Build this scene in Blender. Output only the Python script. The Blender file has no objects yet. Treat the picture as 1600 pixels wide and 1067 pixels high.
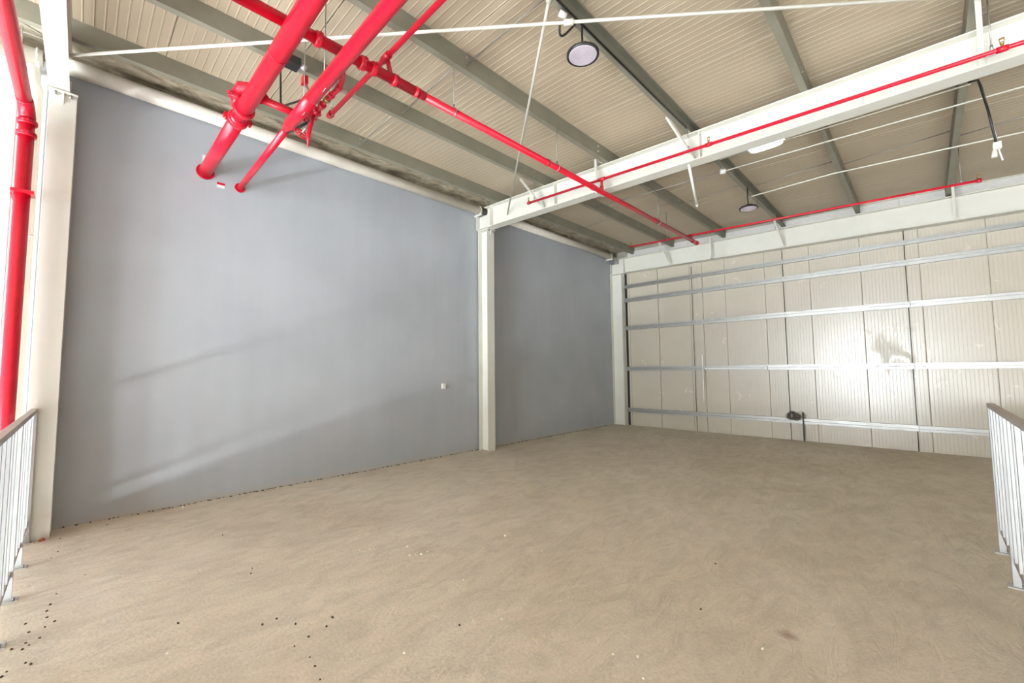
import bpy, bmesh, math, random
from mathutils import Vector, Matrix
random.seed(7)
sc = bpy.context.scene
COL = sc.collection

# ---------------------------------------------------------------- camera
F_PX = 659.326
CR = Vector((0.714908876, 0.699150924, -0.009658349))
CU = Vector((0.054104639, -0.041541867, 0.997670768))
CF = Vector((-0.697121214, 0.713766249, 0.067525958))
cam_d = bpy.data.cameras.new('camera')
cam = bpy.data.objects.new('camera', cam_d)
COL.objects.link(cam)
cam_d.sensor_width = 36.0
cam_d.lens = F_PX * 36.0 / 1600.0
cam_d.clip_start = 0.02
m = Matrix.Identity(4)
for i in range(3):
    m[i][0] = CR[i]; m[i][1] = CU[i]; m[i][2] = -CF[i]
m[2][3] = 1.6
cam.matrix_world = m
sc.camera = cam

# ---------------------------------------------------------------- world, light, exposure
world = bpy.data.worlds.new('world'); sc.world = world
world.use_nodes = True
bg = world.node_tree.nodes['Background']
bg.inputs[0].default_value = (0.80, 0.90, 1.0, 1)
bg.inputs[1].default_value = 1.0

def area(name, loc, rot, sx, sy, power, col):
    d = bpy.data.lights.new(name, 'AREA'); d.shape = 'RECTANGLE'
    d.size = sx; d.size_y = sy; d.energy = power; d.color = col
    o = bpy.data.objects.new(name, d); COL.objects.link(o)
    o.location = loc; o.rotation_euler = rot
    return o
# daylight through the tall glazed opening of the front wall (behind the camera, facing +y)
area('window_daylight', (-2.4, -11.08, 0.55), (math.radians(90), 0, 0), 3.4, 6.1, 2500, (0.90, 0.96, 1.0))
# daylight through the open loading door of the lower hall, on the same front wall
area('lower_door_daylight', (0.6, -11.08, -3.15), (math.radians(90), 0, 0), 4.4, 1.0, 2000, (0.92, 0.97, 1.0))
# unseen fill light added at an invented opening in the far right wall
area('side_fill', (9.08, -5.0, 0.25), (math.radians(90), 0, math.radians(90)), 8.0, 5.5, 250, (0.97, 0.985, 1.0))
# low sun through the tall front window, falling on the lower hall floor
sd_ = bpy.data.lights.new('sun', 'SUN'); sd_.energy = 130; sd_.angle = math.radians(0.8); sd_.color = (1.0, 0.99, 0.97)
sun = bpy.data.objects.new('sun', sd_); COL.objects.link(sun)
sun.rotation_euler = Vector((-0.28, 1.0, -0.80)).to_track_quat('-Z', 'Y').to_euler()
sun.location = (3, -18, 9)
sc.view_settings.view_transform = 'Standard'
sc.view_settings.look = 'None'
sc.view_settings.gamma = 1.0
sc.view_settings.use_curve_mapping = False
sc.view_settings.exposure = 0.13
try:
    sc.cycles.use_denoising = True
    sc.cycles.max_bounces = 10
    sc.cycles.diffuse_bounces = 7
    sc.cycles.glossy_bounces = 4
    sc.cycles.sample_clamp_indirect = 6.0
except Exception:
    pass

# ---------------------------------------------------------------- materials
def lin(c):
    c = c / 255.0
    return c / 12.92 if c <= 0.04045 else ((c + 0.055) / 1.055) ** 2.4
def rgb(r, g, b):
    return (lin(r), lin(g), lin(b), 1)

class NT:
    def __init__(s, name):
        s.m = bpy.data.materials.new(name); s.m.use_nodes = True
        s.n = s.m.node_tree.nodes; s.l = s.m.node_tree.links
        s.b = s.n['Principled BSDF']
    def new(s, t, **k):
        x = s.n.new(t)
        for a, v in k.items():
            if a in x.inputs: x.inputs[a].default_value = v
            else: setattr(x, a, v)
        return x
    def link(s, a, b): s.l.new(a, b)
    def coord(s, scale=(1, 1, 1)):
        g = s.new('ShaderNodeNewGeometry')
        mp = s.new('ShaderNodeMapping'); mp.inputs['Scale'].default_value = scale
        s.link(g.outputs['Position'], mp.inputs['Vector'])
        return mp.outputs['Vector']
    def noise(s, scale, detail=4, rough=0.55, sc3=(1, 1, 1), dist=0.0):
        n = s.new('ShaderNodeTexNoise')
        n.inputs['Scale'].default_value = scale; n.inputs['Detail'].default_value = detail
        n.inputs['Roughness'].default_value = rough; n.inputs['Distortion'].default_value = dist
        s.link(s.coord(sc3), n.inputs['Vector'])
        return n.outputs['Fac']
    def ramp(s, fac, stops):
        r = s.new('ShaderNodeValToRGB')
        e = r.color_ramp.elements
        while len(e) < len(stops): e.new(0.5)
        for q, (p, c) in zip(e, stops):
            q.position = p; q.color = c
        s.link(fac, r.inputs['Fac'])
        return r.outputs['Color']
    def mix(s, fac, a, b, mode='MIX'):
        x = s.new('ShaderNodeMix'); x.data_type = 'RGBA'; x.blend_type = mode
        for v, i in ((fac, 0), (a, 6), (b, 7)):
            if hasattr(v, 'default_value') or hasattr(v, 'is_output'): s.link(v, x.inputs[i])
            else: x.inputs[i].default_value = v
        return x.outputs[2]
    def maprange(s, v, a, b, c, d):
        x = s.new('ShaderNodeMapRange')
        s.link(v, x.inputs[0])
        for i, q in enumerate((a, b, c, d)): x.inputs[i + 1].default_value = q
        return x.outputs[0]
    def bump(s, h, strength, dist):
        b = s.new('ShaderNodeBump'); b.inputs['Strength'].default_value = strength
        b.inputs['Distance'].default_value = dist
        s.link(h, b.inputs['Height']); s.link(b.outputs['Normal'], s.b.inputs['Normal'])
        return b

def simple(name, col, rough=0.5, metal=0.0, var=0.06, vs=6.0, spec=0.5, bump=0.0, bs=40):
    t = NT(name)
    f = t.noise(vs, 5)
    lo = tuple(max(0, c * (1 - var * 2)) for c in col[:3]) + (1,)
    hi = tuple(min(1, c * (1 + var)) for c in col[:3]) + (1,)
    t.link(t.ramp(f, [(0.3, lo), (0.65, hi)]), t.b.inputs['Base Color'])
    t.b.inputs['Roughness'].default_value = rough
    t.b.inputs['Metallic'].default_value = metal
    t.b.inputs['Specular IOR Level'].default_value = spec
    if bump: t.bump(t.noise(bs, 3), bump, 0.003)
    return t.m

def mat_floor():
    t = NT('dusty_concrete')
    base = t.ramp(t.noise(0.55, 5, 0.55, dist=0.4), [(0.32, rgb(204, 195, 178)), (0.5, rgb(213, 205, 189)), (0.7, rgb(221, 214, 200))])
    sw = t.ramp(t.noise(3.0, 8, 0.62, (1.4, 0.7, 1), 1.3), [(0.38, (0.88, 0.885, 0.885, 1)), (0.56, (1, 1, 1, 1)), (0.72, (1.04, 1.035, 1.02, 1))])
    c = t.mix(1.0, base, sw, 'MULTIPLY')
    # pale trowel scrapes
    sr = t.ramp(t.noise(5.0, 9, 0.7, (1.0, 0.45, 1), 2.2), [(0.58, (0, 0, 0, 1)), (0.66, (1, 1, 1, 1))])
    c = t.mix(t.maprange(sr, 0, 1, 0, 0.55), c, rgb(222, 212, 190))
    fine = t.ramp(t.noise(60, 4, 0.6), [(0.35, (0.93, 0.93, 0.93, 1)), (0.65, (1.03, 1.03, 1.03, 1))])
    c = t.mix(1.0, c, fine, 'MULTIPLY')
    # small rust-brown stain near the front right of the slab
    g = t.new('ShaderNodeNewGeometry')
    vd = t.new('ShaderNodeVectorMath'); vd.operation = 'DISTANCE'; vd.inputs[1].default_value = STAIN
    t.link(g.outputs['Position'], vd.inputs[0])
    nz = t.noise(18, 3)
    ad = t.new('ShaderNodeMath'); ad.operation = 'MULTIPLY_ADD'; ad.inputs[1].default_value = 0.10
    t.link(nz, ad.inputs[0]); t.link(vd.outputs['Value'], ad.inputs[2])
    st = t.maprange(ad.outputs[0], 0.055, 0.12, 0.55, 0.0)
    c = t.mix(st, c, rgb(120, 70, 50))
    t.link(c, t.b.inputs['Base Color'])
    t.b.inputs['Roughness'].default_value = 0.82
    t.b.inputs['Specular IOR Level'].default_value = 0.25
    # height: soft trowel ripples across the daylight direction + grit
    rip = t.noise(3.4, 4, 0.55, (2.2, 0.55, 1), 0.7)
    grit = t.noise(45, 4, 0.6)
    h = t.mix(0.12, rip, grit)
    t.bump(h, 0.7, 0.04)
    return t.m

def mat_wall():
    t = NT('grey_painted_plaster')
    c = t.ramp(t.noise(0.9, 5, 0.5), [(0.3, rgb(165, 170, 176)), (0.7, rgb(176, 181, 187))])
    # faint vertical roller marks
    v = t.ramp(t.noise(3.0, 3, 0.5, (1, 2.2, 0.12)), [(0.3, (0.98, 0.98, 0.98, 1)), (0.7, (1.015, 1.015, 1.015, 1))])
    c = t.mix(1.0, c, v, 'MULTIPLY')
    # dust film along the foot of the wall
    g = t.new('ShaderNodeNewGeometry'); sx = t.new('ShaderNodeSeparateXYZ')
    t.link(g.outputs['Position'], sx.inputs[0])
    ad = t.new('ShaderNodeMath'); ad.operation = 'MULTIPLY_ADD'; ad.inputs[1].default_value = -0.08
    t.link(t.noise(9, 4), ad.inputs[0]); t.link(sx.outputs['Z'], ad.inputs[2])
    c = t.mix(t.maprange(ad.outputs[0], -0.04, 0.05, 0.5, 0.0), c, rgb(186, 176, 158))
    t.link(c, t.b.inputs['Base Color'])
    t.b.inputs['Roughness'].default_value = 0.5
    t.b.inputs['Specular IOR Level'].default_value = 0.4
    t.bump(t.noise(2.0, 4, 0.5), 0.25, 0.03)
    return t.m

def mat_panel():
    t = NT('cream_coated_panel')
    c = t.ramp(t.noise(0.8, 4), [(0.3, rgb(186, 179, 163)), (0.7, rgb(195, 188, 172))])
    t.link(c, t.b.inputs['Base Color'])
    # glossy factory paint with dusty patches
    g = t.new('ShaderNodeNewGeometry')
    vd = t.new('ShaderNodeVectorMath'); vd.operation = 'DISTANCE'; vd.inputs[1].default_value = (-0.35, 11.1, 1.9)
    t.link(g.outputs['Position'], vd.inputs[0])
    near = t.maprange(vd.outputs['Value'], 0.25, 1.05, 0.17, 0.0)
    sm = t.new('ShaderNodeMath'); sm.operation = 'ADD'
    t.link(t.noise(2.6, 6, 0.6, dist=0.8), sm.inputs[0]); t.link(near, sm.inputs[1])
    r = t.ramp(sm.outputs[0], [(0.66, (0.27, 0.27, 0.27, 1)), (0.74, (0.42, 0.42, 0.42, 1))])
    t.link(r, t.b.inputs['Roughness'])
    t.b.inputs['Specular IOR Level'].default_value = 1.0
    t.bump(t.noise(3.0, 3, 0.5, (6, 1, 0.6)), 0.12, 0.01)
    return t.m

def mat_galv(name='galvanised_steel', v=172, rough=0.38):
    t = NT(name)
    c = t.ramp(t.noise(14, 4, 0.6, (1, 1, 2)), [(0.35, rgb(v - 10, v - 10, v - 12)), (0.65, rgb(v, v, v - 4))])
    t.link(c, t.b.inputs['Base Color'])
    t.b.inputs['Metallic'].default_value = 0.85
    t.link(t.maprange(t.noise(8, 4), 0.3, 0.7, rough - 0.06, rough + 0.10), t.b.inputs['Roughness'])
    return t.m

def mat_stained():
    t = NT('stained_eave_render')
    c = t.ramp(t.noise(5, 8, 0.7, (1, 0.5, 1.5), 1.0), [(0.35, rgb(92, 84, 66)), (0.5, rgb(140, 130, 110)), (0.68, rgb(178, 170, 152))])
    t.link(c, t.b.inputs['Base Color']); t.b.inputs['Roughness'].default_value = 0.9
    t.bump(t.noise(25, 4), 0.5, 0.01)
    return t.m

STAIN = (-0.68, 3.03, 0.0)
M = {}
M['floor'] = mat_floor()
M['wall'] = mat_wall()
M['panel'] = mat_panel()
M['galv'] = mat_galv()
M['flash'] = mat_galv('bright_flashing', 238, 0.45)
M['flash'].node_tree.nodes['Principled BSDF'].inputs['Metallic'].default_value = 0.3
M['galv_dull'] = mat_galv('dull_galvanised_steel', 165, 0.45)
M['stained'] = mat_stained()
M['cream'] = simple('cream_steel_paint', rgb(216, 215, 205), 0.45, var=0.02, vs=3)
M['roof'] = simple('pale_roof_liner', rgb(170, 157, 135), 0.5, var=0.03, vs=1.2)
M['purlin'] = simple('grey_primer_paint', rgb(126, 124, 109), 0.55, var=0.05, vs=4)
M['red'] = simple('red_pipe_paint', rgb(196, 12, 42), 0.32, var=0.07, vs=8, spec=0.5)
M['red_dark'] = simple('dark_red_fitting_paint', rgb(182, 11, 38), 0.35, var=0.1, vs=20)
M['brass'] = simple('brass', rgb(176, 150, 90), 0.35, 0.8)
M['white'] = simple('white_plastic', rgb(236, 236, 232), 0.4, var=0.01)
M['pvc'] = simple('white_rain_pipe', rgb(222, 216, 204), 0.4, var=0.04, vs=5)
M['black'] = simple('black_plastic', rgb(24, 24, 24), 0.45, var=0.1)
M['rail'] = simple('pale_grey_railing_paint', rgb(186, 190, 191), 0.45, var=0.03)
M['rail_top'] = simple('grey_handrail_paint', rgb(170, 164, 158), 0.5, var=0.05)
M['plain'] = simple('white_wall_paint', rgb(165, 162, 155), 0.7, var=0.03)
M['lit_wall'] = simple('daylit_plaster', rgb(214, 217, 222), 0.6, var=0.03, vs=1.5)  # wall grey made paler: strong daylight beyond the near column put into colour
M['concrete'] = simple('grey_concrete', rgb(170, 165, 155), 0.85, var=0.1, vs=4)
M['screed'] = simple('pale_grey_screed', rgb(205, 207, 210), 0.8, var=0.04, vs=2)
M['dark_grit'] = simple('dark_grit', rgb(70, 60, 46), 0.9, var=0.3, vs=30)
M['pale_grit'] = simple('pale_plaster_chip', rgb(232, 226, 208), 0.8, var=0.05, vs=30)
M['brick'] = simple('brick_fragment', rgb(160, 84, 60), 0.9, var=0.2, vs=30)
M['coil'] = simple('grey_brown_wire', rgb(110, 100, 88), 0.5, var=0.2, vs=30)
t = NT('lamp_glass'); t.b.inputs['Base Color'].default_value = rgb(186, 178, 188); t.b.inputs['Roughness'].default_value = 0.2
t.bump(t.noise(60, 2), 0.2, 0.002); M['lens'] = t.m
t = NT('bulkhead_diffuser'); t.b.inputs['Base Color'].default_value = (0.9, 0.9, 0.9, 1)
t.b.inputs['Emission Color'].default_value = (0.93, 0.97, 1.0, 1); t.b.inputs['Emission Strength'].default_value = 6.0
M['lit'] = t.m

# ---------------------------------------------------------------- mesh helpers
class MB:
    """collects geometry that is built as one mesh"""
    def __init__(s): s.v = []; s.f = []; s.sm = []
    def add(s, vs, fs, smooth=False):
        k = len(s.v); s.v += [tuple(x) for x in vs]
        s.f += [tuple(i + k for i in q) for q in fs]; s.sm += [smooth] * len(fs)
        return s
    def box(s, lo, hi):
        x0, y0, z0 = lo; x1, y1, z1 = hi
        vs = [(x0,y0,z0),(x1,y0,z0),(x1,y1,z0),(x0,y1,z0),(x0,y0,z1),(x1,y0,z1),(x1,y1,z1),(x0,y1,z1)]
        return s.add(vs, [(0,3,2,1),(4,5,6,7),(0,1,5,4),(1,2,6,5),(2,3,7,6),(3,0,4,7)])
    def bar(s, a, b, w, h, up=(0, 0, 1)):
        """box from a to b; w across, h along up"""
        a = Vector(a); b = Vector(b); d = (b - a).normalized(); up = Vector(up)
        sd = d.cross(up)
        if sd.length < 1e-4: up = Vector((0, 1, 0)); sd = d.cross(up)
        sd.normalize(); u2 = sd.cross(d).normalized()
        vs = [p + sd * (w/2*i) + u2 * (h/2*j) for p in (a, b) for i, j in ((-1,-1),(1,-1),(1,1),(-1,1))]
        return s.add(vs, [(0,3,2,1),(4,5,6,7),(0,1,5,4),(1,2,6,5),(2,3,7,6),(3,0,4,7)])
    def tube(s, pts, r, n=12, cap=True):
        pts = [Vector(p) for p in pts]
        rr = r if isinstance(r, (list, tuple)) else [r] * len(pts)
        T = []
        for i in range(len(pts)):
            a = pts[max(0, i-1)]; b = pts[min(len(pts)-1, i+1)]
            T.append((b - a).normalized())
        ref = Vector((0, 0, 1)) if abs(T[0].z) < 0.9 else Vector((1, 0, 0))
        nrm = (ref - T[0] * ref.dot(T[0])).normalized()
        vs = []
        for i, p in enumerate(pts):
            nrm = (nrm - T[i] * nrm.dot(T[i])).normalized(); bn = T[i].cross(nrm)
            for k in range(n):
                a = 2 * math.pi * k / n
                vs.append(p + (nrm * math.cos(a) + bn * math.sin(a)) * rr[i])
        fs = [(i*n+k, i*n+(k+1)%n, (i+1)*n+(k+1)%n, (i+1)*n+k) for i in range(len(pts)-1) for k in range(n)]
        s.add(vs, fs, True)
        if cap:
            m_ = len(pts) - 1
            k0 = len(s.v) - len(vs)
            s.f.append(tuple(k0 + k for k in range(n - 1, -1, -1))); s.sm.append(False)
            s.f.append(tuple(k0 + m_ * n + k for k in range(n))); s.sm.append(False)
        return s
    def torus(s, c, ax, R, r, n=20, k=6, a0=0, a1=2*math.pi, sq=1.0):
        ax = Vector(ax).normalized(); ref = Vector((0, 0, 1)) if abs(ax.z) < 0.9 else Vector((1, 0, 0))
        u = ax.cross(ref).normalized(); v = ax.cross(u)
        full = abs(a1 - a0 - 2 * math.pi) < 1e-6
        pts = [Vector(c) + (u * math.cos(a0 + (a1-a0)*i/n) + v * sq * math.sin(a0 + (a1-a0)*i/n)) * R for i in range(n + 1)]
        return s.tube(pts, r, k, cap=not full)
    def prism(s, prof, a, b, ux, uz):
        """closed profile [(p,q)] in axes ux,uz swept from a to b"""
        a = Vector(a); b = Vector(b); ux = Vector(ux); uz = Vector(uz); n = len(prof)
        vs = [p + ux * x + uz * z for p in (a, b) for x, z in prof]
        return s.add(vs, [(i, (i+1)%n, n+(i+1)%n, n+i) for i in range(n)] + [tuple(range(n-1, -1, -1)), tuple(range(n, 2*n))])
    def build(s, name, mat, parent=None, loc=None):
        me = bpy.data.meshes.new(name); me.from_pydata(s.v, [], s.f); me.update()
        for p, q in zip(me.polygons, s.sm): p.use_smooth = q
        me.materials.append(mat)
        o = bpy.data.objects.new(name, me); COL.objects.link(o)
        bmx = bmesh.new(); bmx.from_mesh(me); bmesh.ops.recalc_face_normals(bmx, faces=bmx.faces); bmx.to_mesh(me); bmx.free()
        if parent is not None:
            o.parent = parent
            o.matrix_parent_inverse = Matrix.Translation(-parent.location)
        return o

def tag(o, label, cat, group=None):
    o['label'] = label; o['category'] = cat
    if group: o['group'] = group
    return o
def thing(name, loc, label, cat, group=None):
    o = bpy.data.objects.new(name, None); COL.objects.link(o); o.location = loc
    o.empty_display_size = 0.1
    return tag(o, label, cat, group)
def struct(o):
    o['kind'] = 'structure'; return o
def bevel(o, w=0.004, seg=2):
    md = o.modifiers.new('bevel', 'BEVEL'); md.width = w; md.segments = seg; md.limit_method = 'ANGLE'
    return o
def piece(src, loc, parent):
    o = src.copy(); COL.objects.link(o); o.parent = parent; o.location = loc; return o

XW = -6.55          # left wall plane
YE = 11.10          # end wall plane
def zt(x): return 4.92 - 0.035 * (x + 6)     # rafter top = underside of purlins
def zb(x): return 4.49 - 0.026 * (x + 6)     # rafter bottom
def zs(x): return zt(x) + 0.20               # roof liner

# ---------------------------------------------------------------- floor and shell
ms = MB()
ms.box((XW, -0.38, -0.25), (0.46, YE + 0.1, 0.0))
ms.box((0.46, 5.72, -0.25), (9.0, YE + 0.1, 0.0))
floor = struct(ms.build('floor', M['floor']))
mb = MB().box((XW, -11.2, -3.7), (9.0, YE + 0.1, -3.5)); struct(mb.build('trim_1', M['screed']))   # lower hall slab

struct(MB().box((XW - 0.2, -0.36, -0.25), (XW, YE + 0.2, 4.98)).build('wall_left', M['wall']))
struct(MB().box((XW - 0.2, -11.2, -3.7), (XW - 0.001, -0.362, 4.98)).build('wall_left_front', M['lit_wall']))
struct(MB().box((XW - 0.2, -0.362, -3.7), (XW - 0.001, YE + 0.2, -0.252)).build('wall_left_lower', M['lit_wall']))
# front wall with the tall window and the lower loading door
fw = MB()
fw.box((XW, -11.2, -2.65), (-4.15, -11.0, 5.4)); fw.box((-0.65, -11.2, -2.65), (9.2, -11.0, 5.4))
fw.box((-4.15, -11.2, 3.65), (-0.65, -11.0, 5.4)); fw.box((-4.15, -11.2, -2.65), (-0.65, -11.0, -2.55))
fw.box((XW, -11.2, -3.7), (-1.65, -11.0, -2.65)); fw.box((2.85, -11.2, -3.7), (9.2, -11.0, -2.65))
struct(fw.build('wall_front', M['plain']))
wf = MB()
for x in (-4.12, -2.4, -0.68): wf.box((x - 0.03, -11.06, -2.55), (x + 0.03, -11.0, 3.65))
for z in (-2.52, 0.55, 3.62): wf.box((-4.12, -11.055, z - 0.03), (-0.68, -11.005, z + 0.03))
struct(wf.build('window_1', M['galv_dull']))
rw = MB()
rw.box((9.0, -11.2, -3.7), (9.2, -9.05, 5.4)); rw.box((9.0, -0.95, -3.7), (9.2, YE + 0.2, 5.4))
rw.box((9.0, -9.05, -3.7), (9.2, -0.95, -2.55)); rw.box((9.0, -9.05, 3.05), (9.2, -0.95, 5.4))
struct(rw.build('wall_right', M['plain']))

# roof liner: ribbed sandwich panels, one object each
ceil = bpy.data.objects.new('ceiling', None); COL.objects.link(ceil); struct(ceil)
ceil.location = (0, 0, 0)
PW = 1.05
prof = []
NR = 13
for k in range(NR):
    y0 = 0.006 + k * (PW - 0.012) / NR; st = (PW - 0.012) / NR
    prof += [(y0, 0.0), (y0 + st - 0.018, 0.0), (y0 + st - 0.012, -0.0028), (y0 + st - 0.006, -0.0028)]
prof += [(PW - 0.006, 0.0), (PW - 0.0015, 0.008), (PW - 0.0015, 0.06), (0.0015, 0.06), (0.0015, 0.008)]
xa, xb = XW - 0.15, 9.1
panel = None
for k in range(26):
    y = 3.68 - 14.7 + PW * k
    if y > YE: break
    if panel is None:
        mb = MB()
        n = len(prof)
        vs = [(x, p, zs(x) + q) for x in (xa, xb) for p, q in prof]
        mb.add(vs, [(i, (i+1)%n, n+(i+1)%n, n+i) for i in range(n)] + [tuple(range(n-1,-1,-1)), tuple(range(n,2*n))])
        panel = mb.build('roof_panel', M['roof'], ceil); panel.matrix_parent_inverse = Matrix.Identity(4)
        panel.location = (0, y, 0)
    else:
        piece(panel, (0, y, 0), ceil)
# roof deck over the liner keeps the daylight out
dk = MB()
vs = [(x, y, zs(x) + z) for x in (xa, xb) for y in (-11.2, YE + 0.3) for z in (0.065, 0.12)]
dk.add(vs, [(0,1,3,2),(4,6,7,5),(0,4,5,1),(2,3,7,6),(0,2,6,4),(1,5,7,3)])
struct(dk.build('ceiling_deck', M['concrete']))
# stained eave strip between the gutter pipe and the first purlin
ev = MB()
ev.box((XW, -11.0, 4.94), (XW + 0.10, YE, 5.14))
ev.box((XW + 0.10, -11.0, 5.06), (-6.02, YE, 5.105))
struct(ev.build('trim_2', M['stained']))

# ---------------------------------------------------------------- end wall: ribbed cladding panels
wall_end = bpy.data.objects.new('wall_back', None); COL.objects.link(wall_end); struct(wall_end)
EW = 0.867
prof = [(0.0015, 0.006)]
NR = 16
st = (EW - 0.016) / NR
for k in range(NR):
    x0 = 0.008 + k * st
    prof += [(x0, 0.0), (x0 + st - 0.010, 0.0), (x0 + st - 0.007, 0.0015), (x0 + st - 0.003, 0.0015)]
prof += [(EW - 0.008, 0.0), (EW - 0.0015, 0.006), (EW - 0.0015, 0.06), (0.0015, 0.06)]
src = None
k = 0
x = -5.98 - EW * 0
xs = [-6.05] + [-5.175 + EW * i for i in range(16)]
for x in xs:
    if x > 9.0: break
    if src is None:
        mb = MB(); n = len(prof)
        vs = [(p, q, z) for z in (0.0, 4.93) for p, q in prof]
        mb.add(vs, [(i, (i+1)%n, n+(i+1)%n, n+i) for i in range(n)] + [tuple(range(n-1,-1,-1)), tuple(range(n,2*n))])
        src = mb.build('wall_panel', M['panel'], wall_end); src.matrix_parent_inverse = Matrix.Identity(4)
        src.location = (x, YE, 0)
    else:
        piece(src, (x, YE, 0), wall_end)
struct(MB().box((XW, YE - 0.004, 0.0), (-6.115, YE + 0.06, 4.6)).build('gap_shade', M['black']))  # black strip added as the shade between corner column and panels
MB().box((-6.114, YE, 0.0), (-6.052, YE + 0.06, 4.93)).build('wall_panel', M['panel'], wall_end)
struct(MB().box((XW, YE + 0.07, -0.25), (9.2, YE + 0.2, 5.3)).build('wall_back_outer', M['concrete']))
# bright folded flashing between end rafter and roof
fl = MB()
def zfl(x): return 4.655 - 0.018 * (x + 1.3)
segs = [(-6.05, -4.3), (-4.29, -2.3), (-2.29, -0.2), (-0.19, 1.9)]
flr = None
flash = thing('eave_flashing', (0, 11.05, 4.6), 'bright folded galvanised flashing strips above the end rafter, under the roof', 'flashing')
for a, b in segs:
    mb = MB()
    pr = [(0.0, 0.0), (0.02, 0.0), (0.02, 0.085), (0.035, 0.10), (0.035, 0.24), (0.025, 0.24), (0.0, 0.105)]
    n = len(pr)
    vs = [(xx, YE - 0.045 + p, 4.72 - 0.024 * (xx + 4) + q) for xx in (a, b) for p, q in pr]
    mb.add(vs, [(i, (i+1)%n, n+(i+1)%n, n+i) for i in range(n)] + [tuple(range(n-1,-1,-1)), tuple(range(n,2*n))])
    mb.build('flashing_strip', M['flash'], flash)

# ---------------------------------------------------------------- columns and rafters
def column(y, x0, x1, ztop, label):
    """H section: flanges face +-x, web along x"""
    r = thing('steel_column', (0.5*(x0+x1), y, 0), label, 'column', 'cream columns along the grey wall')
    w = 0.10
    z0 = -0.0
    bevel(MB().box((x1 - 0.012, y - w, z0), (x1, y + w, ztop)).build('front_flange', M['cream'], r), 0.002, 1)
    bevel(MB().box((x0, y - w, z0), (x0 + 0.012, y + w, ztop)).build('back_flange', M['cream'], r), 0.002, 1)
    MB().box((x0 + 0.012, y - 0.005, z0), (x1 - 0.012, y + 0.005, ztop)).build('web', M['cream'], r)
    MB().box((x0 - 0.01, y - w - 0.006, ztop), (x1 + 0.035, y + w + 0.006, ztop + 0.018)).build('cap_plate', M['cream'], r)
    # gusset under the cap plate on the front flange
    g = MB(); g.add([(x1, y-0.006, ztop), (x1+0.033, y-0.006, ztop), (x1, y-0.006, ztop-0.11),
                     (x1, y+0.006, ztop), (x1+0.033, y+0.006, ztop), (x1, y+0.006, ztop-0.11)],
                    [(0,1,2),(5,4,3),(0,3,4,1),(1,4,5,2),(2,5,3,0)])
    g.build('gusset', M['cream'], r)
    for s_ in (-1, 1):
        bx = MB().tube([(x1 + 0.018, y + s_*0.055, ztop - 0.001), (x1 + 0.018, y + s_*0.055, ztop - 0.035)], 0.012, 6)
        bx.build('bolt', M['galv_dull'], r)
    return r
column(-0.235, -6.52, -6.235, 4.50, 'wide cream steel column nearest the camera, beside the left railing')
column(5.795, -6.52, -6.25, 4.478, 'cream H-section column halfway along the grey wall')
column(10.985, -6.54, -6.175, 4.37, 'cream H-section column in the far corner by the panelled end wall')

def rafter(y, x0, x1, f_b, f_t, label, hw=0.10, stiff=()):
    r = thing('steel_rafter', (x0, y, f_b(x0)), label, 'beam', 'cream roof rafters')
    def strip(name, ya, yb, ba, bb, ta, tb):
        vs = [(x0, ya, ba), (x1, ya, bb), (x1, yb, bb), (x0, yb, ba), (x0, ya, ta), (x1, ya, tb), (x1, yb, tb), (x0, yb, ta)]
        return MB().add(vs, [(0,3,2,1),(4,5,6,7),(0,1,5,4),(1,2,6,5),(2,3,7,6),(3,0,4,7)]).build(name, M['cream'], r)
    b0, b1, t0, t1 = f_b(x0), f_b(x1), f_t(x0), f_t(x1)
    MB().box((-6.53, y - hw, b0 + 0.006), (x0, y + hw, b0 + 0.020)).build('knee_flange', M['cream'], r)
    MB().box((-6.53, y - hw, b0 + 0.020), (-6.518, y + hw, f_t(x0) - 0.13)).build('end_plate', M['cream'], r)
    strip('bottom_flange', y - hw, y + hw, b0, b1, b0 + 0.014, b1 + 0.014)
    strip('top_flange', y - hw, y + hw, t0 - 0.014, t1 - 0.014, t0, t1)
    strip('web', y - 0.005, y + 0.005, b0 + 0.014, b1 + 0.014, t0 - 0.014, t1 - 0.014)
    for xs_ in stiff:
        MB().box((xs_ - 0.007, y - hw + 0.006, f_b(xs_) + 0.013), (xs_ + 0.007, y - 0.005, f_t(xs_) - 0.013)).build('stiffener', M['cream'], r)
    # knee stub over the column
    MB().box((-6.52, y - 0.006, f_b(x0) + 0.03), (x0, y + 0.006, f_t(x0) - 0.13)).build('knee_stub', M['cream'], r)
    return r
rafter(-0.265, -6.28, 8.9, lambda x: zb(x) + 0.035, zt, 'cream steel rafter overhead, rising out of frame above the near column', hw=0.075)
rafter(5.75, -6.28, 8.9, zb, zt, 'cream steel rafter crossing the room from the middle column', stiff=(-6.12, -4.47, -2.0, 0.52))
rafter(10.975, -6.28, 8.9, lambda x: 4.37 - 0.026*(x+5.9), lambda x: 4.80 - 0.023*(x+5.6), 'cream steel rafter along the top of the panelled end wall', stiff=(-6.1,))

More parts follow.
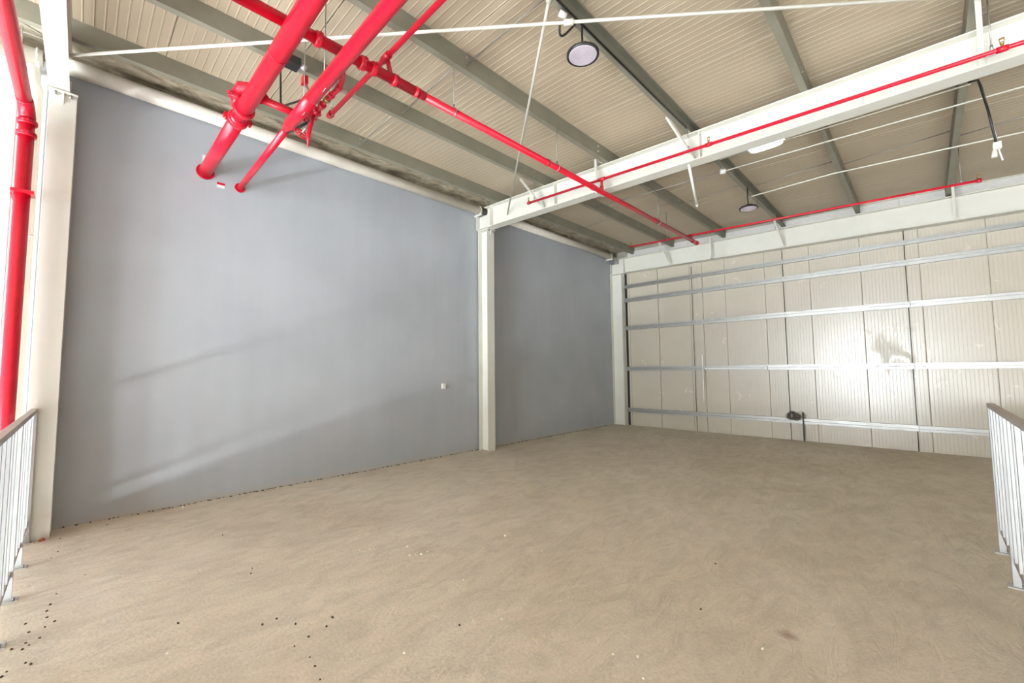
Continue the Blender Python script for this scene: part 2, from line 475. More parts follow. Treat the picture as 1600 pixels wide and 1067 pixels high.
# ---------------------------------------------------------------- purlins (C sections on the rafters)
PX = [(-5.88, 'first from the grey wall, above the white gutter pipe'), (-4.70, 'second from the grey wall'),
      (-3.40, 'third from the grey wall, left of the black cable tray'), (-2.13, 'fourth from the grey wall, carrying the round lamps'),
      (-0.82, 'fifth from the grey wall, right of the near lamp'), (0.47, 'sixth from the grey wall, at the right of the view'),
      (1.75, 'seventh from the grey wall, at the right edge of the view'), (3.05, 'eighth from the grey wall, beyond the right edge')]
for x, lab in PX[:7]:
    z = zt(x)
    r = thing('roof_purlin', (x, 0, z), 'grey steel roof purlin, ' + lab, 'purlin', 'grey roof purlins')
    sgn = -1   # flanges point to -x, web faces +x toward the room
    t_ = 0.004
    pr = [(0, 0), (-0.07, 0), (-0.07, 0.02), (-0.066, 0.02), (-0.066, t_), (-t_, t_), (-t_, 0.2 - t_), (-0.066, 0.2 - t_), (-0.066, 0.18), (-0.07, 0.18), (-0.07, 0.2), (0, 0.2)]
    if x in (-2.13, 0.47): pr = [(-p - 0.07, q) for p, q in pr]
    pr = [(p + 0.035, q - 0.002 if q > 0.1 else q + 0.001) for p, q in pr]
    MB().prism(pr, (x, -10.9, z), (x, YE - 0.01, z), (1, 0, 0), (0, 0, 1)).build('section', M['purlin'], r)
    # splice cleats and bolts at the rafters, bolts where the sag rods pass
    bs = None
    side = 0.035
    for yy in (5.75, 10.86):
        MB().box((x - 0.03 if x in (-2.13, 0.47) else x + 0.002, yy - 0.07, z + 0.002), (x - 0.002 if x in (-2.13, 0.47) else x + 0.0305, yy + 0.07, z + 0.15)).build('cleat', M['purlin'], r)
    for yy, zz in ((2.78, 0.06), (2.78, 0.14), (5.35, 0.06), (5.35, 0.14), (6.1, 0.06), (8.3, 0.14), (8.3, 0.06)):
        if x in (-2.13, 0.47): continue
        if bs is None:
            bs = MB().tube([(side - 0.001, 0, 0), (side + 0.012, 0, 0)], 0.011, 6).build('bolt', M['galv'], r)
            bs.matrix_parent_inverse = Matrix.Identity(4); bs.location = (0, yy, zz)
        else: piece(bs, (0, yy, zz), r)

# black cable tray along the lamp purlin
ct = MB().box((-2.105, -1.0, zt(-2.13) - 0.012), (-2.085, 5.5, zt(-2.13) + 0.0)).build('cable_strip', M['black'])
tag(ct, 'thin black cable run fixed under the lamp purlin', 'cable')
# thin sag rods between purlins at mid bay
for i, (yy, lab) in enumerate(((2.78, 'near bay'), (8.3, 'far bay'))):
    mb = MB()
    for a, b in zip(PX[:6], PX[1:7]):
        mb.tube([(a[0] + 0.035, yy, zt(a[0]) + 0.05), (b[0] - 0.035, yy, zt(b[0]) + 0.15)], 0.006, 6)
    o = mb.build('sag_rod', M['galv_dull']); tag(o, 'thin steel sag rods linking the purlins across the ' + lab, 'rod')

# ---------------------------------------------------------------- gutter pipes under the eave
def gutter(y0, y1, label, r_=0.085, z=4.905, ends=True):
    r = thing('gutter_pipe', (-6.42, y0, z), label, 'pipe', 'white gutter pipes')
    MB().tube([(-6.42, y0, z), (-6.42, (y0+y1)/2, z - 0.01), (-6.42, y1, z - 0.02)], r_, 20).build('pipe_run', M['pvc'], r)
    if ends:
        mb = MB().torus((-6.42, y1 - 0.04, z - 0.02), (0, 1, 0), r_ + 0.006, 0.010, 24, 6)
        mb.build('end_collar', M['cream'], r)
        MB().box((-6.54, y1 - 0.05, z - 0.13), (-6.33, y1 - 0.02, z - 0.098)).build('bracket', M['cream'], r)
    return r
gutter(-10.9, -0.40, 'white gutter pipe along the wall left of the near column')
gutter(-0.37, 5.66, 'long white gutter pipe above the first bay of the grey wall')
gutter(5.94, 10.72, 'white gutter pipe above the far bay of the grey wall', z=4.90)
o = MB()
o.tube([(-6.44, -0.455, 4.82), (-6.44, -0.455, 4.62), (-6.44, -0.43, 4.55), (-6.44, -0.43, -3.4)], 0.048, 14)
r = thing('rain_pipe', (-6.44, -0.43, 0), 'white vertical rain pipe behind the near column', 'pipe')
o.build('pipe_run', M['pvc'], r)
for z in (3.0, 0.9): MB().torus((-6.44, -0.43, z), (0, 0, 1), 0.053, 0.010, 18, 6).build('clip', M['white'], r)

# ---------------------------------------------------------------- red sprinkler mains
def coupling(c, ax, r_, parent, L=0.07, lug=True, mat='red_dark', la=(0, 0, 1)):
    """grooved coupling: split clamp ring with two bolted lugs"""
    c = Vector(c); ax = Vector(ax).normalized()
    mb = MB().tube([c - ax*L/2, c - ax*L/2*0.98, c - ax*L*0.3, c + ax*L*0.3, c + ax*L/2*0.98, c + ax*L/2],
                   [r_*1.0, r_*1.24, r_*1.30, r_*1.30, r_*1.24, r_*1.0], 20)
    o = mb.build('coupling', M[mat], parent)
    if lug:
        u = Vector(la); u = (u - ax * u.dot(ax)).normalized(); v = ax.cross(u)
        for s_ in (-1, 1):
            p = c + v * s_ * r_ * 1.42
            lg = MB().bar(p - u*r_*0.30, p + u*r_*0.30, L*0.55, r_*0.55, up=v)
            lg.tube([p - u*r_*0.6, p + u*r_*0.6], r_*0.14, 6)
            k = lg.build('coupling_lug', M[mat], parent)
    return o
def red(name, loc, label):
    return thing(name, loc, label, 'pipe')
def clampring(c, ax, r_, parent, w=0.035, mat='red_dark'):
    c = Vector(c); ax = Vector(ax).normalized()
    return MB().tube([c-ax*w/2, c-ax*w/2, c+ax*w/2, c+ax*w/2], [r_, r_*1.16, r_*1.16, r_], 18).build('clamp', M[mat], parent)

RA, RB, RD = 0.074, 0.058, 0.037
ya, za = 1.035, 4.205
A = red('sprinkler_main', (XW, ya, za), 'thickest red pipe, leftmost of the two that end at flanges on the grey wall')
MB().tube([(XW - 0.02, ya, za), (-4.86, ya, za)], RA, 24).build('pipe_run', M['red'], A)
MB().tube([(-4.86, ya, za), (8.8, ya, za)], RA, 24).build('pipe_run', M['red'], A)
MB().tube([(XW, ya, za), (XW + 0.018, ya, za)], RA * 1.35, 24).build('wall_flange', M['red_dark'], A)
coupling((-4.93, ya, za), (1, 0, 0), RA, A); coupling((-4.70, ya, za), (1, 0, 0), RA, A, lug=False, L=0.05)
MB().torus((-3.66, ya, za), (1, 0, 0), RA, 0.004, 24, 6).build('weld_seam', M['red_dark'], A)

yb, zb_ = 1.39, 4.11
B = red('sprinkler_riser_pipe', (XW, yb, zb_), 'red pipe thin at the grey wall, thicker past the valve, beside the thickest one')
MB().tube([(XW - 0.02, yb + 0.035, zb_), (-4.62, yb + 0.005, zb_)], 0.036, 20).build('pipe_run', M['red'], B)
MB().tube([(-4.60, yb, zb_), (-4.58, yb, zb_), (-4.50, yb, zb_), (-4.48, yb, zb_)], [0.036, 0.040, RB - 0.004, RB], 24).build('reducer', M['red_dark'], B)
MB().tube([(-4.48, yb, zb_), (-3.9, yb, zb_)], RB, 24).build('pipe_run', M['red'], B)
MB().tube([(-3.9, yb, zb_), (8.8, yb - 0.03, zb_)], RB, 24).build('pipe_run', M['red'], B)
MB().tube([(XW, yb + 0.035, zb_), (XW + 0.016, yb + 0.035, zb_)], 0.062, 22).build('wall_flange', M['red_dark'], B)

xd, zd = -3.375, 4.29
Dp = red('sprinkler_cross_main', (xd, 0, zd), 'long red pipe running away toward the end wall, crossing above the two thick pipes')
MB().tube([(xd, -10.5, zd), (xd, 2.2, zd)], 0.046, 22).build('pipe_run', M['red'], Dp)
MB().tube([(xd, 2.2, zd), (xd, 9.18, zd)], RD, 22).build('pipe_run', M['red'], Dp)
MB().tube([(xd, 2.14, zd), (xd, 2.26, zd)], [0.048, 0.040], 22).build('reducer', M['red_dark'], Dp)
for yy, rr in ((1.24, 0.046), (1.62, 0.046), (1.72, 0.046)): coupling((xd, yy, zd), (0, 1, 0), rr, Dp, L=0.05)
for yy in (1.93,): clampring((xd, yy, zd), (0, 1, 0), 0.046, Dp, 0.05)
for yy in (4.15, 5.2, 7.2, 8.95): clampring((xd, yy, zd), (0, 1, 0), RD, Dp, 0.045)
MB().tube([(xd, 9.12, zd), (xd, 9.2, zd), (xd, 9.215, zd)], [RD*1.2, RD*1.2, RD*0.8], 20).build('end_cap', M['red_dark'], Dp)

yc, zc = 1.84, 4.46
Cp = red('sprinkler_branch', (-4.6, yc, zc), 'short thin red branch pipe ending in mid-air above the valve')
MB().tube([(-4.6, yc, zc), (8.8, yc, zc)], 0.024, 14).build('pipe_run', M['red'], Cp)
MB().tube([(xd + 0.005, yc + 0.05, zd + 0.03), (xd + 0.005, yc + 0.01, zc)], 0.021, 12).build('riser', M['red_dark'], Cp)
MB().tube([(xd - 0.05, yc, zc), (xd + 0.06, yc, zc)], 0.033, 14).build('tee', M['red_dark'], Cp)
MB().tube([(-4.63, yc, zc), (-4.57, yc, zc)], 0.034, 14).build('elbow', M['red_dark'], Cp)
MB().tube([(-4.61, yc, zc), (-4.61, yc, zc + 0.06)], 0.014, 10).build('sprinkler_head', M['brass'], Cp)

def head(p, parent):
    x, y, z = p
    mb = MB().tube([(x, y, z), (x, y, z + 0.03), (x, y, z + 0.031), (x, y, z + 0.045)], [0.010, 0.010, 0.014, 0.014], 8)
    mb.torus((x, y, z + 0.062), (0, 1, 0), 0.015, 0.003, 12, 5)
    mb.tube([(x, y, z + 0.078), (x, y, z + 0.081)], 0.017, 12)
    return mb.build('sprinkler_head', M['brass'], parent)

ye_ = 5.42
def ze(x): return 4.475 - 0.042 * (x + 3.4)
Ep = red('sprinkler_branch', (-4.85, ye_, ze(-4.85)), 'thin red branch pipe running along the face of the middle rafter')
MB().tube([(-4.85, ye_, ze(-4.85)), (8.8, ye_, ze(8.8))], 0.019, 12).build('pipe_run', M['red'], Ep)
MB().tube([(-3.36, ye_ - 0.0, zd + 0.03), (-3.36, ye_, ze(-3.36))], 0.019, 12).build('riser', M['red_dark'], Ep)
MB().tube([(-3.42, ye_, ze(-3.42)), (-3.30, ye_, ze(-3.30))], 0.027, 12).build('tee', M['red_dark'], Ep)
MB().tube([(-3.36, ye_, zd + 0.025), (-3.36, ye_, zd + 0.075)], 0.028, 12).build('outlet', M['red_dark'], Ep)
MB().tube([(-4.87, ye_, ze(-4.85)), (-4.82, ye_, ze(-4.85))], 0.027, 12).build('elbow', M['red_dark'], Ep)
for x in (-4.85, -1.80, 0.62):
    if x > -4.8: MB().tube([(x - 0.035, ye_, ze(x) + 0.001), (x + 0.035, ye_, ze(x) - 0.001)], 0.026, 12).build('tee', M['red_dark'], Ep)
    head((x, ye_, ze(x) + 0.015), Ep)

yf = 8.9
def zf(x): return 4.40 - 0.038 * (x + 3.4)
Fp = red('sprinkler_branch', (-4.8, yf, zf(-4.8)), 'thin red branch pipe under the far roof, close to the end wall')
MB().tube([(-4.8, yf, zf(-4.8)), (0.70, yf, zf(0.70))], 0.018, 12).build('pipe_run', M['red'], Fp)
MB().tube([(xd, yf, zd + 0.03), (xd, yf, zf(xd))], 0.018, 12).build('riser', M['red_dark'], Fp)
MB().tube([(xd - 0.05, yf, zf(xd)), (xd + 0.05, yf, zf(xd))], 0.026, 12).build('tee', M['red_dark'], Fp)
MB().tube([(0.66, yf, zf(0.7)), (0.72, yf, zf(0.7))], 0.027, 12).build('elbow', M['red_dark'], Fp)
for x in (-4.78, -1.85, 0.69): head((x, yf, zf(x) + 0.012), Fp)

# connection pipe between the two thick mains, with grooved tee
Gp = red('sprinkler_link_pipe', (-4.45, 1.0, 4.24), 'short red pipe linking the thickest main to the valve set')
MB().tube([(-4.74, 0.985, 4.36), (-4.66, 1.0, 4.40), (-4.54, 1.09, 4.36), (-4.50, 1.15, 4.27)], 0.058, 16).build('elbow', M['red_dark'], Gp)
MB().tube([(-4.50, 1.13, 4.27), (-4.50, 1.57, 4.25)], 0.036, 18).build('pipe_run', M['red'], Gp)
coupling((-4.50, 1.50, 4.27), (0, 1, 0), 0.036, Gp, L=0.05); coupling((-4.75, 0.98, 4.33), (0.3, 0.2, 1), 0.055, Gp, L=0.05)
MB().tube([(-4.77, 1.0, 4.24), (-4.74, 0.985, 4.36)], 0.058, 16).build('elbow', M['red_dark'], Gp)

# valve set hanging beside the thickening pipe
V = thing('zone_valve', (-4.2, 1.55, 4.2), 'red zone control valve with handwheel and drain pipe between the pipes', 'valve')
MB().tube([(-4.50, 1.56, 4.25), (-4.36, 1.56, 4.23)], 0.038, 16).build('inlet', M['red_dark'], V)
coupling((-4.40, 1.56, 4.235), (1, 0, -0.1), 0.038, V, L=0.05)
coupling((-4.29, 1.56, 4.225), (1, 0, -0.1), 0.036, V, L=0.05)
MB().tube([(-4.36, 1.56, 4.23), (-4.34, 1.56, 4.23), (-4.25, 1.56, 4.22), (-4.20, 1.56, 4.215)], [0.036, 0.046, 0.046, 0.028], 18).build('valve_body', M['red_dark'], V)
dp = [(-3.38, 1.43, 4.15), (-3.44, 1.47, 4.18), (-3.54, 1.52, 4.19), (-3.68, 1.555, 4.19), (-3.78, 1.55, 4.19), (-3.90, 1.545, 4.19)]
MB().tube(dp, 0.024, 14).build('bypass_pipe', M['red_dark'], V)
MB().tube([(-3.90, 1.545, 4.19), (-4.22, 1.56, 4.215)], 0.021, 14).build('bypass_pipe', M['red_dark'], V)
MB().tube([(-3.97, 1.546, 4.195), (-3.92, 1.546, 4.193)], 0.032, 8).build('union_nut', M['brass'], V)
MB().tube([(-3.88, 1.546, 4.19), (-3.83, 1.548, 4.19)], 0.030, 12).build('elbow_collar', M['red_dark'], V)
MB().tube([(-3.72, 1.553, 4.19), (-3.67, 1.55, 4.19)], 0.030, 12).build('elbow_collar', M['red_dark'], V)
MB().tube([(-4.12, 1.553, 4.205), (-4.06, 1.552, 4.203)], 0.034, 12).build('elbow_collar', M['red_dark'], V)
MB().tube([(-4.31, 1.54, 4.18), (-4.33, 1.50, 4.06), (-4.352, 1.468, 4.005)], 0.009, 10).build('stem', M['galv_dull'], V)
hwc = Vector((-4.36, 1.46, 3.99)); ax_ = Vector((0.85, 0.15, 0.5)).normalized()
hw = MB().torus(hwc, ax_, 0.062, 0.008, 24, 6)
u_ = ax_.cross(Vector((0,0,1))).normalized(); v_ = ax_.cross(u_)
for k in range(3):
    a = k * math.pi / 3; d_ = (u_ * math.cos(a) + v_ * math.sin(a)) * 0.06
    hw.tube([hwc - d_, hwc + d_], 0.005, 6)
hw.build('handwheel', M['red'], V)
MB().tube([(-4.27, 1.55, 4.19), (-4.275, 1.51, 4.03), (-4.28, 1.50, 3.96), (-4.28, 1.50, 3.84)], [0.014, 0.022, 0.020, 0.007], 10).build('drain_spout', M['red'], V)
MB().tube([(-4.58, 1.40, 4.07), (-4.45, 1.46, 4.09), (-4.33, 1.53, 4.14)], 0.013, 8).build('drain_pipe', M['black'], V)
MB().tube([(-4.16, 1.56, 4.24), (-4.10, 1.62, 4.27), (-4.02, 1.62, 4.28), (-3.97, 1.56, 4.22)], 0.007, 8).build('trim_tube', M['galv_dull'], V)
MB().bar((-4.36, 1.50, 4.36), (-4.28, 1.50, 4.36), 0.06, 0.06).build('flow_switch', M['black'], V)
MB().bar((-4.22, 1.42, 4.44), (-4.15, 1.42, 4.44), 0.045, 0.08).build('tamper_switch', M['red'], V)
MB().tube([(-4.31, 1.52, 4.35), (-4.31, 1.55, 4.25)], 0.010, 8).build('switch_stem', M['galv_dull'], V)
MB().tube([(-4.19, 1.43, 4.42), (-4.22, 1.54, 4.24)], 0.010, 8).build('switch_stem', M['galv_dull'], V)

# red pipe left of the near column: vertical drop with elbow to an overhead run
Lp = red('sprinkler_drop_pipe', (-6.1, -0.455, 0), 'red vertical pipe left of the near column, bending overhead')
MB().tube([(-6.1, -0.455, -3.4), (-6.1, -0.455, 4.08)], 0.055, 20).build('pipe_run', M['red'], Lp)
elb = [(-6.1 + 0.14*(1-math.cos(a)), -0.455 - 0.02*(a/1.57), 4.08 + 0.14*math.sin(a)) for a in [i*math.pi/2/6 for i in range(7)]]
MB().tube(elb, 0.058, 20).build('elbow', M['red_dark'], Lp)
MB().tube([(-5.96, -0.475, 4.22), (8.8, -0.53, 4.22)], 0.055, 20).build('pipe_run', M['red'], Lp)
coupling((-6.1, -0.455, 4.04), (0, 0, 1), 0.055, Lp, L=0.045, la=(0, 1, 0)); coupling((-6.1, -0.455, 3.92), (0, 0, 1), 0.055, Lp, L=0.045, la=(0, 1, 0))
MB().box((-6.17, -0.525, 3.325), (-6.02, -0.375, 3.355)).build('bracket', M['red_dark'], Lp)
MB().box((-6.54, -0.535, 3.325), (-6.15, -0.505, 3.355)).build('bracket_arm', M['red_dark'], Lp)

# hanger rods
def hanger(x, y, z0, z1, r_pipe, label, mat='galv'):
    r = thing('hanger_rod', (x, y, z0), label, 'hanger', 'pipe hangers')
    MB().tube([(x, y, z0 + r_pipe + 0.03), (x, y, z1)], 0.005, 6).build('rod', M[mat], r)
    MB().torus((x, y, z0), (0, 1, 0), r_pipe + 0.006, 0.005, 18, 5).build('ring', M[mat], r)
    MB().tube([(x, y, z0 + r_pipe + 0.005), (x, y, z0 + r_pipe + 0.045)], 0.011, 8).build('nut', M[mat], r)
    return r
hanger(xd, 2.62, zd, zs(xd), RD, 'thin rod hanging the long red pipe, nearest of its three')
hanger(xd, 4.35, zd, zs(xd), RD, 'thin rod hanging the long red pipe, just before the middle rafter')
hanger(xd, 7.35, zd, zs(xd), RD, 'thin rod hanging the long red pipe in the far bay')
hanger(-4.56, yc, zc, zs(-4.56), 0.024, 'thin rod holding the free end of the thin red branch')
hanger(-3.62, yb, zb_, zs(-3.62), RB, 'thin rod above the thickening red pipe')
hanger(-4.1, yb, zb_, zs(-4.1), RB, 'thin rod above the thickening red pipe, over the valve')
hanger(-4.72, ye_, ze(-4.72), zs(-4.72), 0.019, 'thin rod at the left end of the rafter branch pipe')
hanger(-2.05, ye_, ze(-2.05), zt(-2.05), 0.019, 'thin rod holding the rafter branch pipe below the lamp purlin')
hanger(0.56, ye_, ze(0.56), zs(0.56), 0.019, 'thin rod holding the rafter branch pipe at the right of the view')
hanger(-3.9, yf, zf(-3.9), zs(-3.9), 0.018, 'thin rod holding the far branch pipe, left of the red pipe end')
hanger(0.52, yf, zf(0.52), zs(0.52), 0.018, 'thin rod at the right end of the far branch pipe')

# ---------------------------------------------------------------- roof bracing and fly braces
def brace_rod(a, b, label, r_=0.014, tb=0.3):
    a = Vector(a); b = Vector(b); r = thing('bracing_rod', a, label, 'rod')
    MB().tube([a, b], r_, 10).build('rod', M['cream'], r)
    c = a.lerp(b, tb); d = (b - a).normalized()
    MB().tube([c - d*0.045, c - d*0.04, c + d*0.04, c + d*0.045], [r_, r_*1.9, r_*1.9, r_], 8).build('turnbuckle', M['cream'], r)
    return r
brace_rod((-5.70, -0.262, 4.60), (1.38, 5.743, 4.60), 'long white bracing rod crossing the near bay nearly level in the view', tb=0.516)
brace_rod((-5.70, 5.743, 4.65), (1.22, -0.262, 4.63), 'white bracing rod slanting down to the middle rafter by its column', tb=0.53)
brace_rod((-6.2, -0.265, 4.98), (-4.0, -3.4, 4.86), 'thin white bracing rod left of the near column, upper', 0.010)
brace_rod((-6.25, -0.38, 5.02), (-6.35, -1.6, 5.04), 'thin white bracing rod left of the near column, lower', 0.010)
o = MB().tube([(-6.2, -0.535, 5.04), (-6.2, -0.535, -3.3)], 0.007, 6).build('cable', M['white'])
tag(o, 'thin white cable dropping behind the red pipe left of the near column', 'cable')

def fly(y_p, x, y_r, zlow, label, side=-1, dx=0.16):
    a = Vector((x, y_p, zt(x) + 0.03)); b = Vector((x + dx, y_r, zlow))
    r = thing('fly_brace', b, label, 'brace', 'angle braces from purlins to rafters')
    MB().bar(a, b, 0.035, 0.006).build('angle', M['cream'], r)
    d = (b - a).normalized(); sdv = d.cross(Vector((0, 0, 1))).normalized()
    MB().bar(a + sdv*0.017, b + sdv*0.017, 0.005, 0.035).build('angle_leg', M['cream'], r)
    return r
fly(5.20, -4.85, 5.66, zb(-4.7) + 0.02, 'angle brace between second purlin and middle rafter', dx=0.12)
fly(5.12, -2.20, 5.66, zb(-2.1) + 0.02, 'angle brace between lamp purlin and middle rafter', dx=0.12)
fly(5.15, 0.48, 5.66, zb(0.5) + 0.02, 'wide angle brace at the right, between sixth purlin and middle rafter', dx=0.04)
fly(10.35, -4.78, 10.76, 4.36, 'angle brace from second purlin to the end rafter', dx=0.10)
fly(10.35, -2.17, 10.76, 4.29, 'angle brace from lamp purlin to the end rafter', dx=0.06)
fly(10.35, 0.50, 10.76, 4.22, 'angle brace from sixth purlin to the end rafter', dx=0.02)
# channel hangers clamped over the rafters with a hooked foot
def channel(x, y, z0, z1, label):
    r = thing('channel_hanger', (x, y, z0), label, 'bracket', 'clamped channel brackets on the rafters')
    MB().box((x - 0.02, y - 0.012, z0), (x + 0.02, y + 0.012, z1)).build('channel', M['cream'], r)
    MB().box((x - 0.02, y - 0.012, z0 - 0.02), (x + 0.02, y + 0.20, z0 - 0.001)).build('foot', M['cream'], r)
    MB().tube([(x + 0.10, y, z0 + 0.03), (x + 0.05, y + 0.02, z0 - 0.004)], 0.007, 6).build('hook_bolt', M['cream'], r)
    MB().tube([(x + 0.015, y + 0.03, z1 - 0.02), (x + 0.10, y + 0.03, z1 - 0.09)], 0.006, 6).build('clamp_bolt', M['cream'], r)
    return r
channel(-3.57, 5.60, 4.395, 4.93, 'white channel bracket clamped on the middle rafter behind the long red pipe')
channel(-3.62, 10.70, 4.30, 4.80, 'white channel bracket clamped on the end rafter beyond the red pipe end')
r = thing('hanging_rod', (-2.15, 5.8, 4.36), 'loose white rod hanging slanted below the middle rafter', 'rod')
MB().tube([(-2.16, 5.70, 4.365), (-2.33, 6.40, 4.05)], 0.017, 10).build('rod', M['white'], r)
MB().tube([(-2.327, 6.385, 4.057), (-2.338, 6.43, 4.035)], [0.022, 0.012], 10).build('tip', M['white'], r)

# ---------------------------------------------------------------- lamps
def highbay(x, y, z, ztop, label, hook=True):
    r = thing('high_bay_lamp', (x, y, z), label, 'lamp', 'round high bay lamps')
    R_ = 0.148
    mb = MB().tube([(x,y,z), (x,y,z-0.004), (x,y,z+0.014), (x,y,z+0.024), (x,y,z+0.03), (x,y,z+0.06), (x,y,z+0.075)],
                   [R_*0.90, R_, R_, R_*0.9, R_*0.45, R_*0.42, R_*0.2], 40)
    mb.build('housing', M['black'], r)
    lens = MB().tube([(x, y, z - 0.001), (x, y, z - 0.008)], [R_*0.88, R_*0.84], 40).build('lens', M['lens'], r)
    for k in range(1, 6):
        MB().torus((x, y, z - 0.009), (0, 0, 1), R_ * 0.145 * k, 0.0016, 28, 5).build('lens_ring', M['lens'], lens)
    for k in range(8):
        a = k * math.pi / 4
        MB().bar((x + 0.05*math.cos(a), y + 0.05*math.sin(a), z + 0.04), (x + 0.12*math.cos(a), y + 0.12*math.sin(a), z + 0.03), 0.006, 0.025).build('cooling_fin', M['black'], r)
    MB().tube([(x, y, z + 0.07), (x - 0.004, y, z + 0.2), (x, y, ztop)], 0.010, 8).build('suspension', M['black'], r)
    return r
x1l, y1l, z1l = -2.10, 3.12, 4.485
l1 = highbay(x1l, y1l, z1l, zt(-2.1), 'round black high bay lamp with pale lens, large and near, below the roof')
l2 = highbay(-2.08, 8.13, 4.40, zt(-2.1), 'round black high bay lamp, small and far, close to the end wall')
# wiring of the near lamp: looped black cable with junction box
jb = thing('junction_box', (-2.13, 2.86, 4.73), 'white cable junction under the purlin above the near lamp', 'box')
MB().tube([(-2.15, 2.84, 4.755), (-2.12, 2.90, 4.735)], 0.028, 12).build('box_body', M['white'], jb)
pts = []
for i in range(15):
    a = math.pi * (0.1 + 1.0 * i / 14)
    pts.append((-2.15 - 0.07 * math.sin(a), 2.88 + 0.17 * i / 14, 4.735 - 0.09 * math.sin(a)))
MB().tube(pts, 0.010, 8).build('cable_loop', M['black'], jb)
# lit oval bulkhead lamp on the roof liner of the far bay
zz = zs(-1.53)
bk = thing('bulkhead_lamp', (-1.53, 7.05, zz), 'glowing white oval bulkhead lamp under the far roof', 'lamp')
mb = MB(); n = 28
def oval(s_, z): return [(-1.53 + (0.25*s_) * (1 if math.cos(2*math.pi*i/n) > 0 else -1) * abs(math.cos(2*math.pi*i/n))**0.55, 7.05 + 0.10*s_*(1 if math.sin(2*math.pi*i/n) > 0 else -1) * abs(math.sin(2*math.pi*i/n))**0.8, z) for i in range(n)]
def loft(rings):
    q = MB(); vs = [p for r_ in rings for p in r_]
    fs = [(k*n+i, k*n+(i+1)%n, (k+1)*n+(i+1)%n, (k+1)*n+i) for k in range(len(rings)-1) for i in range(n)]
    q.add(vs, fs, True); q.f += [tuple(range(n-1,-1,-1)), tuple(range((len(rings)-1)*n, len(rings)*n))]; q.sm += [False, False]
    return q
loft([oval(1.0, zz - 0.03), oval(1.0, zz - 0.006)]).build('base', M['white'], bk)
loft([oval(0.55, zz - 0.085), oval(0.85, zz - 0.07), oval(0.95, zz - 0.031)]).build('diffuser', M['lit'], bk)

# emergency spotlight and black cable near the valve
es = thing('emergency_light', (-4.53, 1.40, 4.80), 'small black emergency spotlight with a round lamp under the roof', 'light')
bevel(MB().box((-4.61, 1.35, 4.77), (-4.46, 1.48, 4.85)).build('body', M['black'], es), 0.006)
MB().tube([(-4.51, 1.48, 4.80), (-4.50, 1.515, 4.795), (-4.50, 1.54, 4.79)], [0.02, 0.032, 0.03], 14).build('lamp_head', M['lens'], es)
MB().tube([(-4.60, 1.345, 4.80), (-4.60, 1.345, zs(-4.60))], 0.005, 6).build('hanger', M['galv'], es)
o = MB().tube([(-4.59, 1.34, 4.79), (-4.62, 1.33, 4.77), (-4.66, 1.345, 4.62), (-4.72, 1.37, 4.44), (-4.66, 1.39, 4.39), (-4.36, 1.49, 4.37)], 0.010, 8).build('cable', M['black'])
tag(o, 'black cable dropping from the emergency spotlight to the valve', 'cable')

# ---------------------------------------------------------------- conduits in the far bay
def conduit(pts, label, r_=0.010, mat='cream', name='conduit'):
    o = MB().tube(pts, r_, 8).build(name, M[mat]); return tag(o, label, 'conduit')
def hz(x): return 4.66 - 0.02 * x * 0
conduit([(-4.3, 6.72, 4.66), (-3.43, 6.77, 4.65), (-2.12, 6.87, 4.65)], 'thin grey conduit left of the white junction in the far bay', 0.008, 'galv_dull')
conduit([(-2.08, 6.87, 4.65), (-0.735, 6.965, 4.65), (0.94, 7.116, 4.65), (2.6, 7.25, 4.65)], 'white conduit right of the round white junction in the far bay')
conduit([(-1.997, 6.437, 4.65), (-0.68, 6.55, 4.65), (0.519, 6.634, 4.65)], 'white conduit nearest behind the middle rafter', 0.008)
conduit([(-2.02, 8.12, 4.60), (-0.877, 8.067, 4.6), (1.073, 8.387, 4.6), (2.6, 8.6, 4.6)], 'white conduit leading to the far round lamp')
o = thing('junction_box', (-2.09, 6.87, 4.65), 'round white conduit junction box under the far roof', 'box')
MB().tube([(-2.12, 6.85, 4.65), (-2.06, 6.89, 4.65)], 0.038, 14).build('box_body', M['white'], o)
MB().tube([(-2.09, 6.87, 4.68), (-2.09, 6.87, zt(-2.09))], 0.006, 6).build('stem', M['galv'], o)
o = thing('drop_cable', (0.56, 6.65, 4.70), 'black cable dropping to a white box at the upper right', 'cable')
MB().tube([(0.50, 6.60, 4.66), (0.57, 6.63, 4.665), (0.585, 6.63, 4.58), (0.62, 6.61, 4.3), (0.655, 6.60, 3.93)], 0.011, 8).build('black_cable', M['black'], o)
MB().tube([(0.59, 6.62, 4.60), (0.667, 6.60, 3.94)], 0.006, 6).build('grey_cable', M['galv_dull'], o)
bevel(MB().box((0.63, 6.57, 3.85), (0.69, 6.63, 3.92)).build('white_box', M['white'], o), 0.004)
MB().tube([(0.668, 6.60, 3.85), (0.69, 6.60, 3.72)], 0.007, 8).build('white_stem', M['white'], o)
MB().tube([(0.64, 6.60, 3.85), (0.635, 6.60, 3.77)], [0.018, 0.024], 10).build('socket', M['pvc'], o)

